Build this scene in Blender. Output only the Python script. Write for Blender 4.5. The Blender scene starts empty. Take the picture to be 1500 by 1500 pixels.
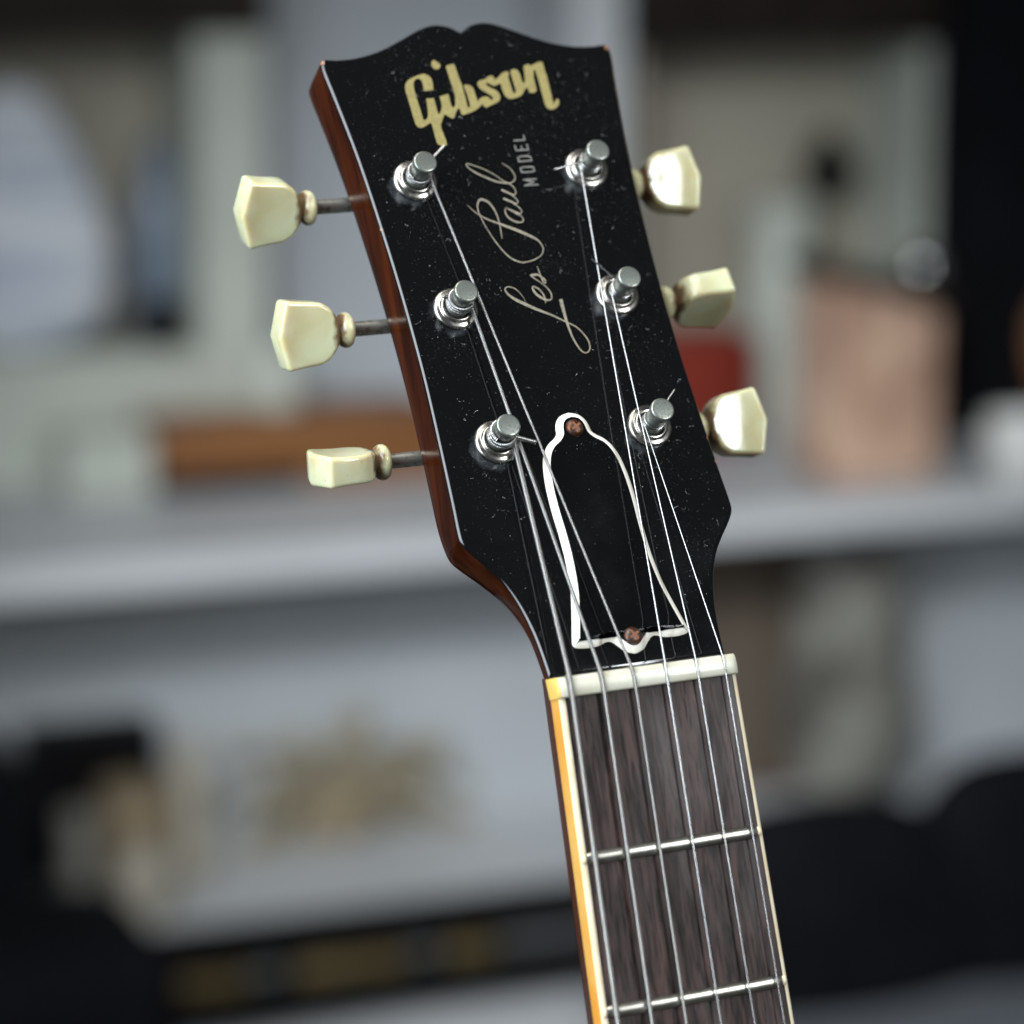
import bpy, bmesh, math, random
from mathutils import Vector, Matrix, Quaternion
random.seed(7)
SC = bpy.context.scene
COL = SC.collection
R = math.radians
MM = 0.001

# ------------------------------------------------------------------ camera
# Pose of the camera in the guitar's own frame (mm; x across the neck, y along it towards
# the head, z out of the fingerboard), solved from the frets, nut and tuner posts.
FPX = 4419.6
CR = Matrix(((0.923203, -0.146028, 0.355487), (0.106833, 0.986054, 0.127609), (-0.369164, -0.079832, 0.925929)))
CC = Vector((-268.284, -10.795, 607.792))
CAM_Z, PITCH = 1.45, R(11.0)
MC = Matrix.Translation((0, 0, CAM_Z)) @ Matrix.Rotation(R(90) - PITCH, 4, 'X')
MG = MC @ Matrix.Translation(-(CR @ CC) * MM) @ CR.to_4x4()      # guitar frame (m) -> world

cam = bpy.data.cameras.new('camera')
camo = bpy.data.objects.new('camera', cam); COL.objects.link(camo)
camo.matrix_world = MC
cam.sensor_width = 36.0
cam.lens = FPX / 1500 * 36.0
cam.clip_start, cam.clip_end = 0.02, 60
cam.dof.use_dof = True
cam.dof.focus_distance = 0.681
cam.dof.aperture_fstop = cam.lens / 15.0
cam.dof.aperture_blades = 0
SC.camera = camo

# ------------------------------------------------------------------ world and lamps
W = bpy.data.worlds.new('World'); SC.world = W; W.use_nodes = True
bgn = W.node_tree.nodes['Background']
bgn.inputs[0].default_value = (0.90, 0.96, 1.0, 1)
bgn.inputs[1].default_value = 0.09

def area(name, d, dist, sx, sy, watts, col, target=(0, 60, -10), spread=180):
    """window-like area lamp placed along a direction of the guitar's frame"""
    L = bpy.data.lights.new(name, 'AREA'); L.shape = 'RECTANGLE'; L.size = sx; L.size_y = sy
    L.energy = watts; L.color = col; L.spread = R(spread)
    o = bpy.data.objects.new(name, L); COL.objects.link(o)
    t = MG @ (Vector(target) * MM)
    dw = (MG.to_3x3() @ Vector(d)).normalized()
    p = t + dw * dist
    o.location = p
    o.rotation_euler = (t - p).to_track_quat('-Z', 'Y').to_euler()
    return o
area('window_light_left', (-0.84, 0.36, 0.36), 1.5, 1.1, 1.7, 25, (0.83, 0.92, 1.0), spread=100)
area('window_light_right', (0.465, 0.17, 0.868), 2.2, 0.25, 1.15, 33, (0.93, 0.97, 1.0))
area('ceiling_light', (-0.25, 0.93, 0.25), 1.5, 1.2, 0.8, 9, (1.0, 0.97, 0.92), spread=110)

# added spot above the camera: brightens mid-shelf, lets the background corners fall dark
SL = bpy.data.lights.new('added_shelf_spot', 'SPOT'); SL.energy = 340; SL.color = (0.95, 0.985, 1.0); SL.spot_size = R(26); SL.spot_blend = 1.0; SL.shadow_soft_size = 0.18
slo = bpy.data.objects.new('added_shelf_spot', SL); COL.objects.link(slo); slo.location = (-0.35, 0.0, 2.35)
slo.rotation_euler = (Vector((0.05, 3.5, 0.72)) - slo.location).to_track_quat('-Z', 'Y').to_euler()

vs = SC.view_settings
vs.view_transform = 'Standard'; vs.look = 'None'; vs.exposure = 0.0; vs.gamma = 1.0
vs.use_curve_mapping = False
SC.render.engine = 'CYCLES'
SC.render.resolution_x = SC.render.resolution_y = 1024
SC.cycles.max_bounces = 8

# ------------------------------------------------------------------ material helpers
def mat(name, col, rough=0.5, metal=0.0, coat=0.0, coat_rough=0.05, spec=0.5, sss=0.0, sss_r=(1, .6, .3), sss_s=0.002,
        var=0.0, vscale=200.0, col2=None, stretch=(1, 1, 1), bump=0.0, rvar=0.0, detail=5.0, lo=0.35, hi=0.65):
    m = bpy.data.materials.new(name); m.use_nodes = True
    N, L = m.node_tree.nodes, m.node_tree.links
    b = N['Principled BSDF']
    c4 = (*col, 1)
    b.inputs['Base Color'].default_value = c4
    b.inputs['Roughness'].default_value = rough
    b.inputs['Metallic'].default_value = metal
    b.inputs['Specular IOR Level'].default_value = spec
    b.inputs['Coat Weight'].default_value = coat
    b.inputs['Coat Roughness'].default_value = coat_rough
    if sss:
        b.inputs['Subsurface Weight'].default_value = sss
        b.inputs['Subsurface Radius'].default_value = sss_r
        b.inputs['Subsurface Scale'].default_value = sss_s
    if col2 or bump or rvar:
        tc = N.new('ShaderNodeTexCoord'); mp = N.new('ShaderNodeMapping'); mp.inputs['Scale'].default_value = stretch
        no = N.new('ShaderNodeTexNoise'); no.inputs['Scale'].default_value = vscale; no.inputs['Detail'].default_value = detail
        L.new(tc.outputs['Object'], mp.inputs[0]); L.new(mp.outputs[0], no.inputs['Vector'])
        mr = N.new('ShaderNodeMapRange'); mr.inputs['From Min'].default_value = lo; mr.inputs['From Max'].default_value = hi
        L.new(no.outputs['Fac'], mr.inputs['Value'])
        if col2:
            mx = N.new('ShaderNodeMix'); mx.data_type = 'RGBA'
            mx.inputs[6].default_value = c4; mx.inputs[7].default_value = (*col2, 1)
            L.new(mr.outputs[0], mx.inputs[0]); L.new(mx.outputs[2], b.inputs['Base Color'])
        if rvar:
            m2 = N.new('ShaderNodeMapRange'); m2.inputs['From Min'].default_value = lo; m2.inputs['From Max'].default_value = hi
            m2.inputs['To Min'].default_value = max(0.02, rough - rvar); m2.inputs['To Max'].default_value = rough + rvar
            L.new(no.outputs['Fac'], m2.inputs['Value']); L.new(m2.outputs[0], b.inputs['Roughness'])
        if bump:
            bp = N.new('ShaderNodeBump'); bp.inputs['Strength'].default_value = 1.0; bp.inputs['Distance'].default_value = bump
            L.new(no.outputs['Fac'], bp.inputs['Height']); L.new(bp.outputs[0], b.inputs['Normal'])
    return m

# ------------------------------------------------------------------ object helpers
def link(name, me, parent=None, m=None):
    o = bpy.data.objects.new(name, me); COL.objects.link(o)
    if parent is not None: o.parent = parent
    if m is not None and me is not None:
        for q in (m if isinstance(m, (list, tuple)) else [m]): me.materials.append(q)
    return o

def mesh(name, V, F, parent=None, m=None, smooth=40, mi=None, scale=MM):
    me = bpy.data.meshes.new(name)
    me.from_pydata([tuple(Vector(v) * scale) for v in V], [], F)
    if mi:
        for p, i in zip(me.polygons, mi): p.material_index = i
    me.validate(); me.update()
    bm = bmesh.new(); bm.from_mesh(me); bmesh.ops.recalc_face_normals(bm, faces=bm.faces); bm.to_mesh(me); bm.free()
    if smooth:
        me.shade_smooth(); me.set_sharp_from_angle(angle=R(smooth))
    return link(name, me, parent, m)

def tag(o, label, cat, group=None):
    o['label'] = label; o['category'] = cat
    if group: o['group'] = group
    return o

def catmull(pts, n=6, closed=False):
    out = []; N = len(pts)
    P = [Vector(p) for p in pts]
    rng = N if closed else N - 1
    for i in range(rng):
        p0 = P[(i - 1) % N] if closed or i > 0 else P[0]
        p1 = P[i]; p2 = P[(i + 1) % N]
        p3 = P[(i + 2) % N] if closed or i + 2 < N else P[-1]
        # centripetal-ish tension kept low so that corners stay tight
        for k in range(n):
            t = k / n
            a = 0.5
            m1 = (p2 - p0) * a; m2 = (p3 - p1) * a
            l = (p2 - p1).length
            for mm_ in (m1, m2):
                if mm_.length > 1.2 * l: mm_ *= 1.2 * l / mm_.length
            t2, t3 = t * t, t * t * t
            out.append(p1 * (2*t3 - 3*t2 + 1) + m1 * (t3 - 2*t2 + t) + p2 * (-2*t3 + 3*t2) + m2 * (t3 - t2))
    if not closed: out.append(P[-1])
    return out

def offset2(poly, d):
    """inward offset of a closed 2-D polygon"""
    n = len(poly); A = sum(poly[i].x * poly[(i+1) % n].y - poly[(i+1) % n].x * poly[i].y for i in range(n))
    sg = 1 if A > 0 else -1
    out = []
    for i in range(n):
        a, b, c = poly[i-1], poly[i], poly[(i+1) % n]
        e1 = (b - a).normalized(); e2 = (c - b).normalized()
        n1 = Vector((-e1.y, e1.x)) * sg; n2 = Vector((-e2.y, e2.x)) * sg
        nn = n1 + n2
        if nn.length < 1e-6: nn = n1
        nn.normalize(); k = d / max(0.55, nn.dot(n1))
        out.append(b + nn * k)
    return out

def stack(name, rings, to3, parent, m, capb=True, capt=True, smooth=40, mi=None):
    """rings: list of (poly2d, h), lofted; caps as n-gons"""
    V, F = [], []; n = len(rings[0][0])
    for poly, h in rings: V += [to3(p.x, p.y, h) for p in poly]
    for k in range(len(rings) - 1):
        for i in range(n):
            j = (i + 1) % n
            F.append((k*n + i, k*n + j, (k+1)*n + j, (k+1)*n + i))
    if capb: F.append(tuple(range(n)))
    if capt: F.append(tuple((len(rings)-1)*n + i for i in range(n)))
    return mesh(name, V, F, parent, m, smooth, mi)

def lathe(name, prof, base, ax, parent, m, seg=40, smooth=35, close=True):
    ax = Vector(ax).normalized(); u = ax.orthogonal().normalized(); w = ax.cross(u)
    V, F = [], []
    for r, h in prof:
        for i in range(seg):
            a = 2*math.pi*i/seg
            V.append(Vector(base) + ax*h + (u*math.cos(a) + w*math.sin(a))*max(r, 1e-3))
    for k in range(len(prof)-1):
        for i in range(seg):
            j = (i+1) % seg
            F.append((k*seg+i, k*seg+j, (k+1)*seg+j, (k+1)*seg+i))
    if close:
        F.append(tuple(range(seg))); F.append(tuple((len(prof)-1)*seg+i for i in range(seg)))
    return mesh(name, V, F, parent, m, smooth)

def tube_vf(path, rad, seg=8, V=None, F=None):
    V = [] if V is None else V; F = [] if F is None else F
    b0 = len(V); n = len(path)
    t = (path[1]-path[0]).normalized(); u = t.orthogonal().normalized()
    for k in range(n):
        t = (path[min(k+1, n-1)] - path[max(k-1, 0)]).normalized()
        u = (u - t*u.dot(t)).normalized(); w = t.cross(u)
        r = rad(k) if callable(rad) else rad
        for i in range(seg):
            a = 2*math.pi*i/seg
            V.append(path[k] + (u*math.cos(a) + w*math.sin(a))*r)
    for k in range(n-1):
        for i in range(seg):
            j = (i+1) % seg
            F.append((b0+k*seg+i, b0+k*seg+j, b0+(k+1)*seg+j, b0+(k+1)*seg+i))
    F.append(tuple(b0+i for i in range(seg))); F.append(tuple(b0+(n-1)*seg+i for i in range(seg)))
    return V, F

def resample(path, step):
    out = [path[0].copy()]; acc = 0.0
    for a, b in zip(path, path[1:]):
        L = (b-a).length; pos = step - acc
        while pos <= L:
            out.append(a.lerp(b, pos/L)); pos += step
        acc = (acc + L) % step if L > 0 else acc
        acc = L - (pos - step)
    return out

# ------------------------------------------------------------------ guitar frame
HP = R(17.0); CP, SP = math.cos(HP), math.sin(HP)
HO = Vector((0, 5.5, -4.0)); HS = Vector((0, CP, -SP)); HH = Vector((0, SP, CP))
def hs(x, s, h=0.0): return HO + Vector((x, 0, 0)) + HS*s + HH*h
def ray(px, py): return CR.transposed() @ Vector(((px-750)/FPX, -(py-750)/FPX, -1.0))
def on_head(px, py, h=0.0):
    """photo pixel -> (x, s) on the flat face of the headstock"""
    r = ray(px, py); o = HO + HH*h; t = (o-CC).dot(HH)/r.dot(HH); p = CC + r*t - HO
    return Vector((p.x, p.dot(HS)))

# materials
M_BLACK = mat('black_lacquer', (0.0022, 0.0022, 0.0024), rough=0.13, spec=0.33, rvar=0.06, vscale=90)
M_MAHOG = mat('mahogany_lacquer', (0.015, 0.0024, 0.0004), rough=0.2, spec=0.14, col2=(0.046, 0.0088, 0.0011),
              vscale=260, stretch=(1, 0.10, 1), rvar=0.06)
M_NECKW = mat('dark_mahogany', (0.035, 0.008, 0.004), rough=0.25, coat=0.6, col2=(0.07, 0.018, 0.008), vscale=260, stretch=(1, .08, 1))
M_NICKEL = mat('nickel', (0.42, 0.405, 0.375), rough=0.30, metal=1.0, col2=(0.24, 0.22, 0.19), vscale=700, rvar=0.09, lo=0.45, hi=0.75)
M_POST = mat('dull_nickel', (0.26, 0.28, 0.25), rough=0.42, metal=0.85, col2=(0.14, 0.15, 0.13), vscale=1900, rvar=0.08, lo=0.50, hi=0.66, bump=0.00002)
M_SHAFT = mat('tarnished_nickel', (0.42, 0.42, 0.38), rough=0.36, metal=0.85, col2=(0.17, 0.12, 0.085), vscale=620, lo=0.52, hi=0.72)
M_STEEL = mat('string_steel', (0.42, 0.42, 0.42), rough=0.26, metal=1.0)
M_WOUND = mat('wound_string', (0.40, 0.395, 0.385), rough=0.28, metal=1.0)
M_FRET = mat('fret_nickel', (0.42, 0.41, 0.365), rough=0.33, metal=1.0, col2=(0.29, 0.28, 0.245), vscale=400)
M_GOLD = mat('gold_inlay', (0.275, 0.235, 0.088), rough=0.42, metal=0.15, col2=(0.22, 0.18, 0.07), vscale=900, bump=0.00001)
M_SILK = mat('gold_silkscreen', (0.25, 0.22, 0.16), rough=0.55, col2=(0.14, 0.125, 0.095), vscale=1300)
M_SILK2 = mat('grey_silkscreen', (0.19, 0.18, 0.165), rough=0.6, col2=(0.08, 0.08, 0.075), vscale=1300)
M_NUT = mat('bone_nut', (0.57, 0.57, 0.48), rough=0.34, sss=0.25, col2=(0.48, 0.46, 0.36), vscale=160, coat=0.2)
M_IVOR = mat('cream_binding', (0.74, 0.66, 0.48), rough=0.35, col2=(0.66, 0.55, 0.36), vscale=150)
M_AMBER = mat('amber_binding', (0.56, 0.24, 0.035), rough=0.25, coat=0.3, sss=0.2, col2=(0.58, 0.34, 0.09), vscale=60)
M_PLYW = mat('white_ply', (0.80, 0.78, 0.71), rough=0.42, col2=(0.68, 0.60, 0.46), vscale=240, lo=0.5, hi=0.8)
M_SCREW = mat('rusty_screw', (0.085, 0.065, 0.06), rough=0.4, metal=0.75, col2=(0.09, 0.03, 0.012), vscale=600, bump=0.00006, lo=0.4, hi=0.6)
M_DUST = mat('dust', (0.45, 0.46, 0.47), rough=0.9)
M_DUSTD = mat('dust_faint', (0.075, 0.078, 0.083), rough=0.9)

def rosewood():
    m = bpy.data.materials.new('rosewood'); m.use_nodes = True
    N, L = m.node_tree.nodes, m.node_tree.links; b = N['Principled BSDF']
    tc = N.new('ShaderNodeTexCoord')
    def noise(sc, st, det=6, dist=0.0):
        mp = N.new('ShaderNodeMapping'); mp.inputs['Scale'].default_value = st; L.new(tc.outputs['Object'], mp.inputs[0])
        n = N.new('ShaderNodeTexNoise'); n.inputs['Scale'].default_value = sc; n.inputs['Detail'].default_value = det
        n.inputs['Distortion'].default_value = dist; L.new(mp.outputs[0], n.inputs['Vector']); return n
    a = noise(380, (1, 0.10, 1), 9, 1.0); c = noise(1300, (1, 0.11, 1), 4); d = noise(70, (1, 0.35, 1), 4)
    r = N.new('ShaderNodeValToRGB'); L.new(a.outputs['Fac'], r.inputs[0])
    e = r.color_ramp.elements
    e[0].position = 0.30; e[0].color = (0.014, 0.010, 0.0095, 1); e[1].position = 0.72; e[1].color = (0.072, 0.043, 0.037, 1)
    e2 = r.color_ramp.elements.new(0.5); e2.color = (0.036, 0.024, 0.0225, 1)
    mx = N.new('ShaderNodeMix'); mx.data_type = 'RGBA'; mx.blend_type = 'MULTIPLY'; mx.inputs[0].default_value = 0.75
    r2 = N.new('ShaderNodeValToRGB'); L.new(c.outputs['Fac'], r2.inputs[0])
    r2.color_ramp.elements[0].position = 0.36; r2.color_ramp.elements[0].color = (0.10, 0.09, 0.09, 1)
    r2.color_ramp.elements[1].position = 0.52; r2.color_ramp.elements[1].color = (1, 1, 1, 1)
    L.new(r.outputs[0], mx.inputs[6]); L.new(r2.outputs[0], mx.inputs[7])
    m3 = N.new('ShaderNodeMix'); m3.data_type = 'RGBA'; m3.inputs[7].default_value = (0.075, 0.062, 0.060, 1)
    mr = N.new('ShaderNodeMapRange'); mr.inputs['From Min'].default_value = 0.5; mr.inputs['From Max'].default_value = 0.75; mr.inputs['To Max'].default_value = 0.55
    L.new(d.outputs['Fac'], mr.inputs[0]); L.new(mr.outputs[0], m3.inputs[0]); L.new(mx.outputs[2], m3.inputs[6])
    L.new(m3.outputs[2], b.inputs['Base Color'])
    rr = N.new('ShaderNodeMapRange'); rr.inputs['From Min'].default_value = 0.35; rr.inputs['From Max'].default_value = 0.7; rr.inputs['To Min'].default_value = 0.55; rr.inputs['To Max'].default_value = 0.30
    L.new(d.outputs['Fac'], rr.inputs[0]); L.new(rr.outputs[0], b.inputs['Roughness'])
    b.inputs['Specular IOR Level'].default_value = 0.18
    bp = N.new('ShaderNodeBump'); bp.inputs['Distance'].default_value = 0.00016; bp.inputs['Strength'].default_value = 0.8
    L.new(c.outputs['Fac'], bp.inputs['Height']); L.new(bp.outputs[0], b.inputs['Normal'])
    return m
M_ROSE = rosewood()

def button_mat():
    """aged translucent cream plastic with brown grime where the button meets its collar"""
    m = bpy.data.materials.new('aged_cream_plastic'); m.use_nodes = True
    N, L = m.node_tree.nodes, m.node_tree.links; b = N['Principled BSDF']
    tc = N.new('ShaderNodeTexCoord'); sx = N.new('ShaderNodeSeparateXYZ'); L.new(tc.outputs['Object'], sx.inputs[0])
    n1 = N.new('ShaderNodeTexNoise'); n1.inputs['Scale'].default_value = 110; n1.inputs['Detail'].default_value = 2; n1.inputs['Distortion'].default_value = 0.6
    n2 = N.new('ShaderNodeTexNoise'); n2.inputs['Scale'].default_value = 900; n2.inputs['Detail'].default_value = 6
    n3 = N.new('ShaderNodeTexNoise'); n3.inputs['Scale'].default_value = 380; n3.inputs['Detail'].default_value = 3
    for n in (n1, n2, n3): L.new(tc.outputs['Object'], n.inputs['Vector'])
    mx = N.new('ShaderNodeMix'); mx.data_type = 'RGBA'
    mx.inputs[6].default_value = (0.55, 0.56, 0.375, 1); mx.inputs[7].default_value = (0.49, 0.455, 0.265, 1)
    r1 = N.new('ShaderNodeMapRange'); r1.inputs['From Min'].default_value = 0.38; r1.inputs['From Max'].default_value = 0.72; L.new(n1.outputs['Fac'], r1.inputs[0]); L.new(r1.outputs[0], mx.inputs[0])
    # grime: strongest in the groove at x = 4 mm
    ab = N.new('ShaderNodeMath'); ab.operation = 'SUBTRACT'; ab.inputs[1].default_value = 0.0038; L.new(sx.outputs[0], ab.inputs[0])
    a2 = N.new('ShaderNodeMath'); a2.operation = 'ABSOLUTE'; L.new(ab.outputs[0], a2.inputs[0])
    a3 = N.new('ShaderNodeMapRange'); a3.inputs['From Min'].default_value = 0.0; a3.inputs['From Max'].default_value = 0.0034; a3.inputs['To Min'].default_value = 0.92; a3.inputs['To Max'].default_value = 0.0
    L.new(a2.outputs[0], a3.inputs[0])
    su = N.new('ShaderNodeMath'); su.operation = 'ADD'; L.new(a3.outputs[0], su.inputs[0]); L.new(n3.outputs['Fac'], su.inputs[1])
    g = N.new('ShaderNodeMapRange'); g.inputs['From Min'].default_value = 0.82; g.inputs['From Max'].default_value = 1.18; g.inputs['To Max'].default_value = 0.88; L.new(su.outputs[0], g.inputs[0])
    # scattered nicks
    nk = N.new('ShaderNodeMapRange'); nk.inputs['From Min'].default_value = 0.70; nk.inputs['From Max'].default_value = 0.76; nk.inputs['To Max'].default_value = 0.5; L.new(n2.outputs['Fac'], nk.inputs[0])
    mg = N.new('ShaderNodeMath'); mg.operation = 'MAXIMUM'; L.new(g.outputs[0], mg.inputs[0]); L.new(nk.outputs[0], mg.inputs[1])
    m2 = N.new('ShaderNodeMix'); m2.data_type = 'RGBA'; m2.inputs[7].default_value = (0.10, 0.038, 0.010, 1)
    L.new(mg.outputs[0], m2.inputs[0]); L.new(mx.outputs[2], m2.inputs[6]); L.new(m2.outputs[2], b.inputs['Base Color'])
    b.inputs['Roughness'].default_value = 0.085; b.inputs['Subsurface Weight'].default_value = 0.7
    b.inputs['Subsurface Radius'].default_value = (1, 0.55, 0.18); b.inputs['Subsurface Scale'].default_value = 0.0045
    bp = N.new('ShaderNodeBump'); bp.inputs['Distance'].default_value = 0.00005; bp.inputs['Strength'].default_value = 0.5
    L.new(n2.outputs['Fac'], bp.inputs['Height']); L.new(bp.outputs[0], b.inputs['Normal'])
    return m
M_BTN = button_mat()

guitar = bpy.data.objects.new('electric_guitar', None); COL.objects.link(guitar)
guitar.matrix_world = MG; guitar.empty_display_size = 0.05
tag(guitar, 'black-faced electric guitar headstock and neck with cream tuner buttons and six strings', 'guitar')

# ------------------------------------------------------------------ headstock
HALF = [(0, 164.1), (1.0, 164.75), (2.6, 165.8), (4.8, 166.45), (6.9, 166.5), (9.2, 165.95), (11.8, 164.85), (15, 163.25), (18.6, 161.5), (22.2, 160.05),
        (25.6, 159.1), (29, 158.5), (33, 158.35), (35.6, 158.6), (36.6, 158.3), (37.15, 157.2), (37.05, 154.5), (36.2, 148.0), (34.3, 131),
        (33.0, 110.5), (32.4, 95), (32.2, 80), (32.3, 70), (32.8, 55), (33.3, 43), (33.65, 36), (33.4, 33.4), (31.8, 30.8), (28.8, 27.0),
        (26.2, 23.0), (24.0, 17.5), (22.5, 11.2), (21.8, 5.5), (21.4, -0.85)]
right = catmull(HALF, 4)
outline = [Vector((p.x, p.y)) for p in right] + [Vector((-p.x, p.y)) for p in reversed(right[1:])]
outline = outline[:]                                     # starts at the notch, runs down the right, up the left
def taper(poly, k):                                      # the back narrows towards the nut where it runs into the neck
    out = []
    for p in poly:
        f = min(1, max(0, p.y / 44.0)); f = f*f*(3-2*f)
        out.append(Vector((p.x * (1 - k*(1-f)), p.y)))
    return out
to_h = lambda x, s, h: hs(x, s, h)
stack('headstock', [(outline, -1.02), (taper(outline, 0.03), -4.5), (taper(outline, 0.16), -9.5), (taper(offset2(outline, 0.15), 0.26), -12.6),
                    (taper(offset2(outline, 0.7), 0.36), -13.7), (taper(offset2(outline, 1.6), 0.40), -14.2)], to_h, guitar, M_MAHOG)

def veneer_mat():
    """black lacquer: wood showing at knocked corners, polish residue left around the bushings"""
    m = mat('worn_black_lacquer', (0.0022, 0.0022, 0.0024), rough=0.085, spec=0.52, rvar=0.03, vscale=90); N, L = m.node_tree.nodes, m.node_tree.links; b = N['Principled BSDF']
    tc = N.new('ShaderNodeTexCoord')
    def near(pt, r0, r1):
        d = N.new('ShaderNodeVectorMath'); d.operation = 'DISTANCE'; d.inputs[1].default_value = tuple(pt*MM); L.new(tc.outputs['Object'], d.inputs[0])
        q = N.new('ShaderNodeMapRange'); q.inputs['From Min'].default_value = r0*MM; q.inputs['From Max'].default_value = r1*MM
        q.inputs['To Min'].default_value = 1; q.inputs['To Max'].default_value = 0; L.new(d.outputs['Value'], q.inputs[0]); return q.outputs[0]
    def mx_(outs, op='MAXIMUM'):
        o = outs[0]
        for p in outs[1:]:
            n = N.new('ShaderNodeMath'); n.operation = op; L.new(o, n.inputs[0]); L.new(p, n.inputs[1]); o = n.outputs[0]
        return o
    n1 = N.new('ShaderNodeTexNoise'); n1.inputs['Scale'].default_value = 900; L.new(tc.outputs['Object'], n1.inputs['Vector'])
    n2 = N.new('ShaderNodeTexNoise'); n2.inputs['Scale'].default_value = 260; n2.inputs['Detail'].default_value = 7; L.new(tc.outputs['Object'], n2.inputs['Vector'])
    w = mx_([near(hs(x, s_, h_), 0.2, r_) for x, s_, h_, r_ in ((-37, 158.0, -.3, 1.7), (37, 157.6, -.3, 2.4), (36.9, 149, -.4, 1.8), (36.2, 146, -.4, 1.4), (-33.35, 112.5, -.3, 0.9), (32.9, 52, -.4, 1.2), (33.1, 46, -.4, 1.0))])
    s1 = mx_([w, n1.outputs['Fac']], 'ADD')
    t1 = N.new('ShaderNodeMapRange'); t1.inputs['From Min'].default_value = 1.0; t1.inputs['From Max'].default_value = 1.12; L.new(s1, t1.inputs[0])
    hz = mx_([near(hs(x-1.6, s_-1.4, 0), 4.6, 7.6) for x, s_ in ((-21.8, 124.3), (-20.32, 90.42), (-18.94, 56.33), (21.8, 124.3), (20.32, 90.42), (18.94, 56.33))])
    s2 = mx_([hz, n2.outputs['Fac']], 'MULTIPLY')
    t2 = N.new('ShaderNodeMapRange'); t2.inputs['From Min'].default_value = 0.36; t2.inputs['From Max'].default_value = 0.7; t2.inputs['To Max'].default_value = 0.8; L.new(s2, t2.inputs[0])
    a = N.new('ShaderNodeMix'); a.data_type = 'RGBA'; a.inputs[6].default_value = (0.0022, 0.0022, 0.0024, 1); a.inputs[7].default_value = (0.040, 0.046, 0.052, 1); L.new(t2.outputs[0], a.inputs[0])
    c = N.new('ShaderNodeMix'); c.data_type = 'RGBA'; c.inputs[7].default_value = (0.28, 0.13, 0.06, 1); L.new(t1.outputs[0], c.inputs[0]); L.new(a.outputs[2], c.inputs[6])
    L.new(c.outputs[2], b.inputs['Base Color']); return m
veneer = stack('headstock_veneer', [(outline, -1.0), (outline, -0.66), (offset2(outline, 0.13), -0.44), (offset2(outline, 0.40), -0.19), (offset2(outline, 0.62), -0.07), (offset2(outline, 0.86), -0.015), (offset2(outline, 1.1), 0.0)],
               to_h, guitar, veneer_mat(), smooth=60)

# ------------------------------------------------------------------ lettering on the face
Z3 = lambda L, ox, oy, sc: [(ox + a/sc, oy + b/sc) for a, b in L]
gib = Z3([(630, 600), (625, 500), (605, 420), (575, 375), (530, 345), (470, 325), (420, 332), (330, 367), (250, 402), (195, 442), (165, 490), (155, 550), (165, 620),
          (210, 760), (260, 930), (305, 1090), (335, 1180), (370, 1225), (420, 1237), (470, 1225), (520, 1195), (575, 1155), (605, 1165), (630, 1260), (665, 1390),
          (704, 1512), (780, 1545), (862, 1530), (845, 1440), (800, 1330), (765, 1240), (760, 1170), (785, 1100), (820, 1010), (850, 1020), (930, 1070), (965, 1077),
          (990, 1050), (1010, 990), (1040, 922), (1060, 905), (1085, 930), (1102, 1000), (1130, 1020), (1250, 985), (1360, 930), (1440, 860)], 580, 80, 11.538)
gib += Z3([(175, 838), (200, 838), (225, 880), (260, 890), (350, 850), (440, 810), (485, 775), (495, 710), (470, 650), (420, 600), (350, 570), (280, 530), (250, 497), (265, 470),
           (300, 482), (350, 512), (390, 530), (440, 510), (480, 482), (505, 500), (525, 580), (550, 650), (590, 710), (640, 745), (700, 747), (790, 720), (850, 690), (890, 630),
           (920, 575), (950, 552), (970, 582), (985, 630), (1030, 650), (1085, 635), (1107, 590), (1080, 500), (1060, 400), (1050, 290), (1060, 260), (1085, 257), (1105, 310),
           (1140, 430), (1180, 580), (1215, 710), (1245, 820), (1275, 890), (1320, 922), (1380, 927), (1440, 900), (1480, 850), (1490, 780), (1470, 747), (1435, 760), (1425, 800),
           (1405, 825), (1385, 790), (1360, 700), (1320, 530), (1280, 370), (1240, 260), (1215, 150), (1190, 115), (1130, 130), (1060, 165), (1010, 190), (980, 165), (910, 175),
           (890, 195), (895, 260), (910, 370), (915, 450), (895, 480), (870, 475), (845, 400), (820, 320), (790, 270), (740, 245), (690, 255), (665, 280), (680, 340), (710, 440),
           (740, 540), (760, 610), (755, 640), (735, 660), (710, 640), (680, 550), (650, 450), (625, 368), (638, 345), (640, 312), (618, 285), (570, 290), (530, 310), (490, 350),
           (450, 390), (410, 415), (390, 408), (380, 370), (345, 350), (290, 370), (230, 415), (150, 435), (115, 460), (108, 510), (150, 570), (220, 620), (310, 670), (360, 710),
           (375, 752), (350, 770), (330, 755), (290, 715), (250, 705), (200, 715), (150, 742), (120, 790), (100, 760)], 690, 80, 11.538)
gib += Z3([(1350, 700), (1320, 600), (1290, 545), (1240, 515), (1180, 505), (1145, 520), (1165, 570), (1205, 680), (1240, 790), (1255, 860), (1245, 890), (1215, 895), (1190, 800),
           (1150, 640), (1110, 500), (1070, 400), (1030, 300), (1000, 200), (970, 155), (870, 180), (845, 205), (880, 310), (920, 440), (960, 560), (985, 640), (1000, 700),
           (1005, 780), (1005, 850), (985, 890), (950, 885), (925, 830), (905, 730), (880, 665), (740, 705), (760, 780), (775, 860), (770, 920), (745, 985), (715, 1010),
           (690, 920), (660, 800), (640, 735), (510, 745), (525, 830), (540, 940), (545, 1030), (530, 1080), (500, 1105), (465, 1100), (440, 1030), (400, 890), (350, 740),
           (310, 600), (295, 510), (305, 450), (340, 410), (380, 405), (425, 425), (450, 480), (480, 615)], 580, 80, 11.538)
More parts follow.
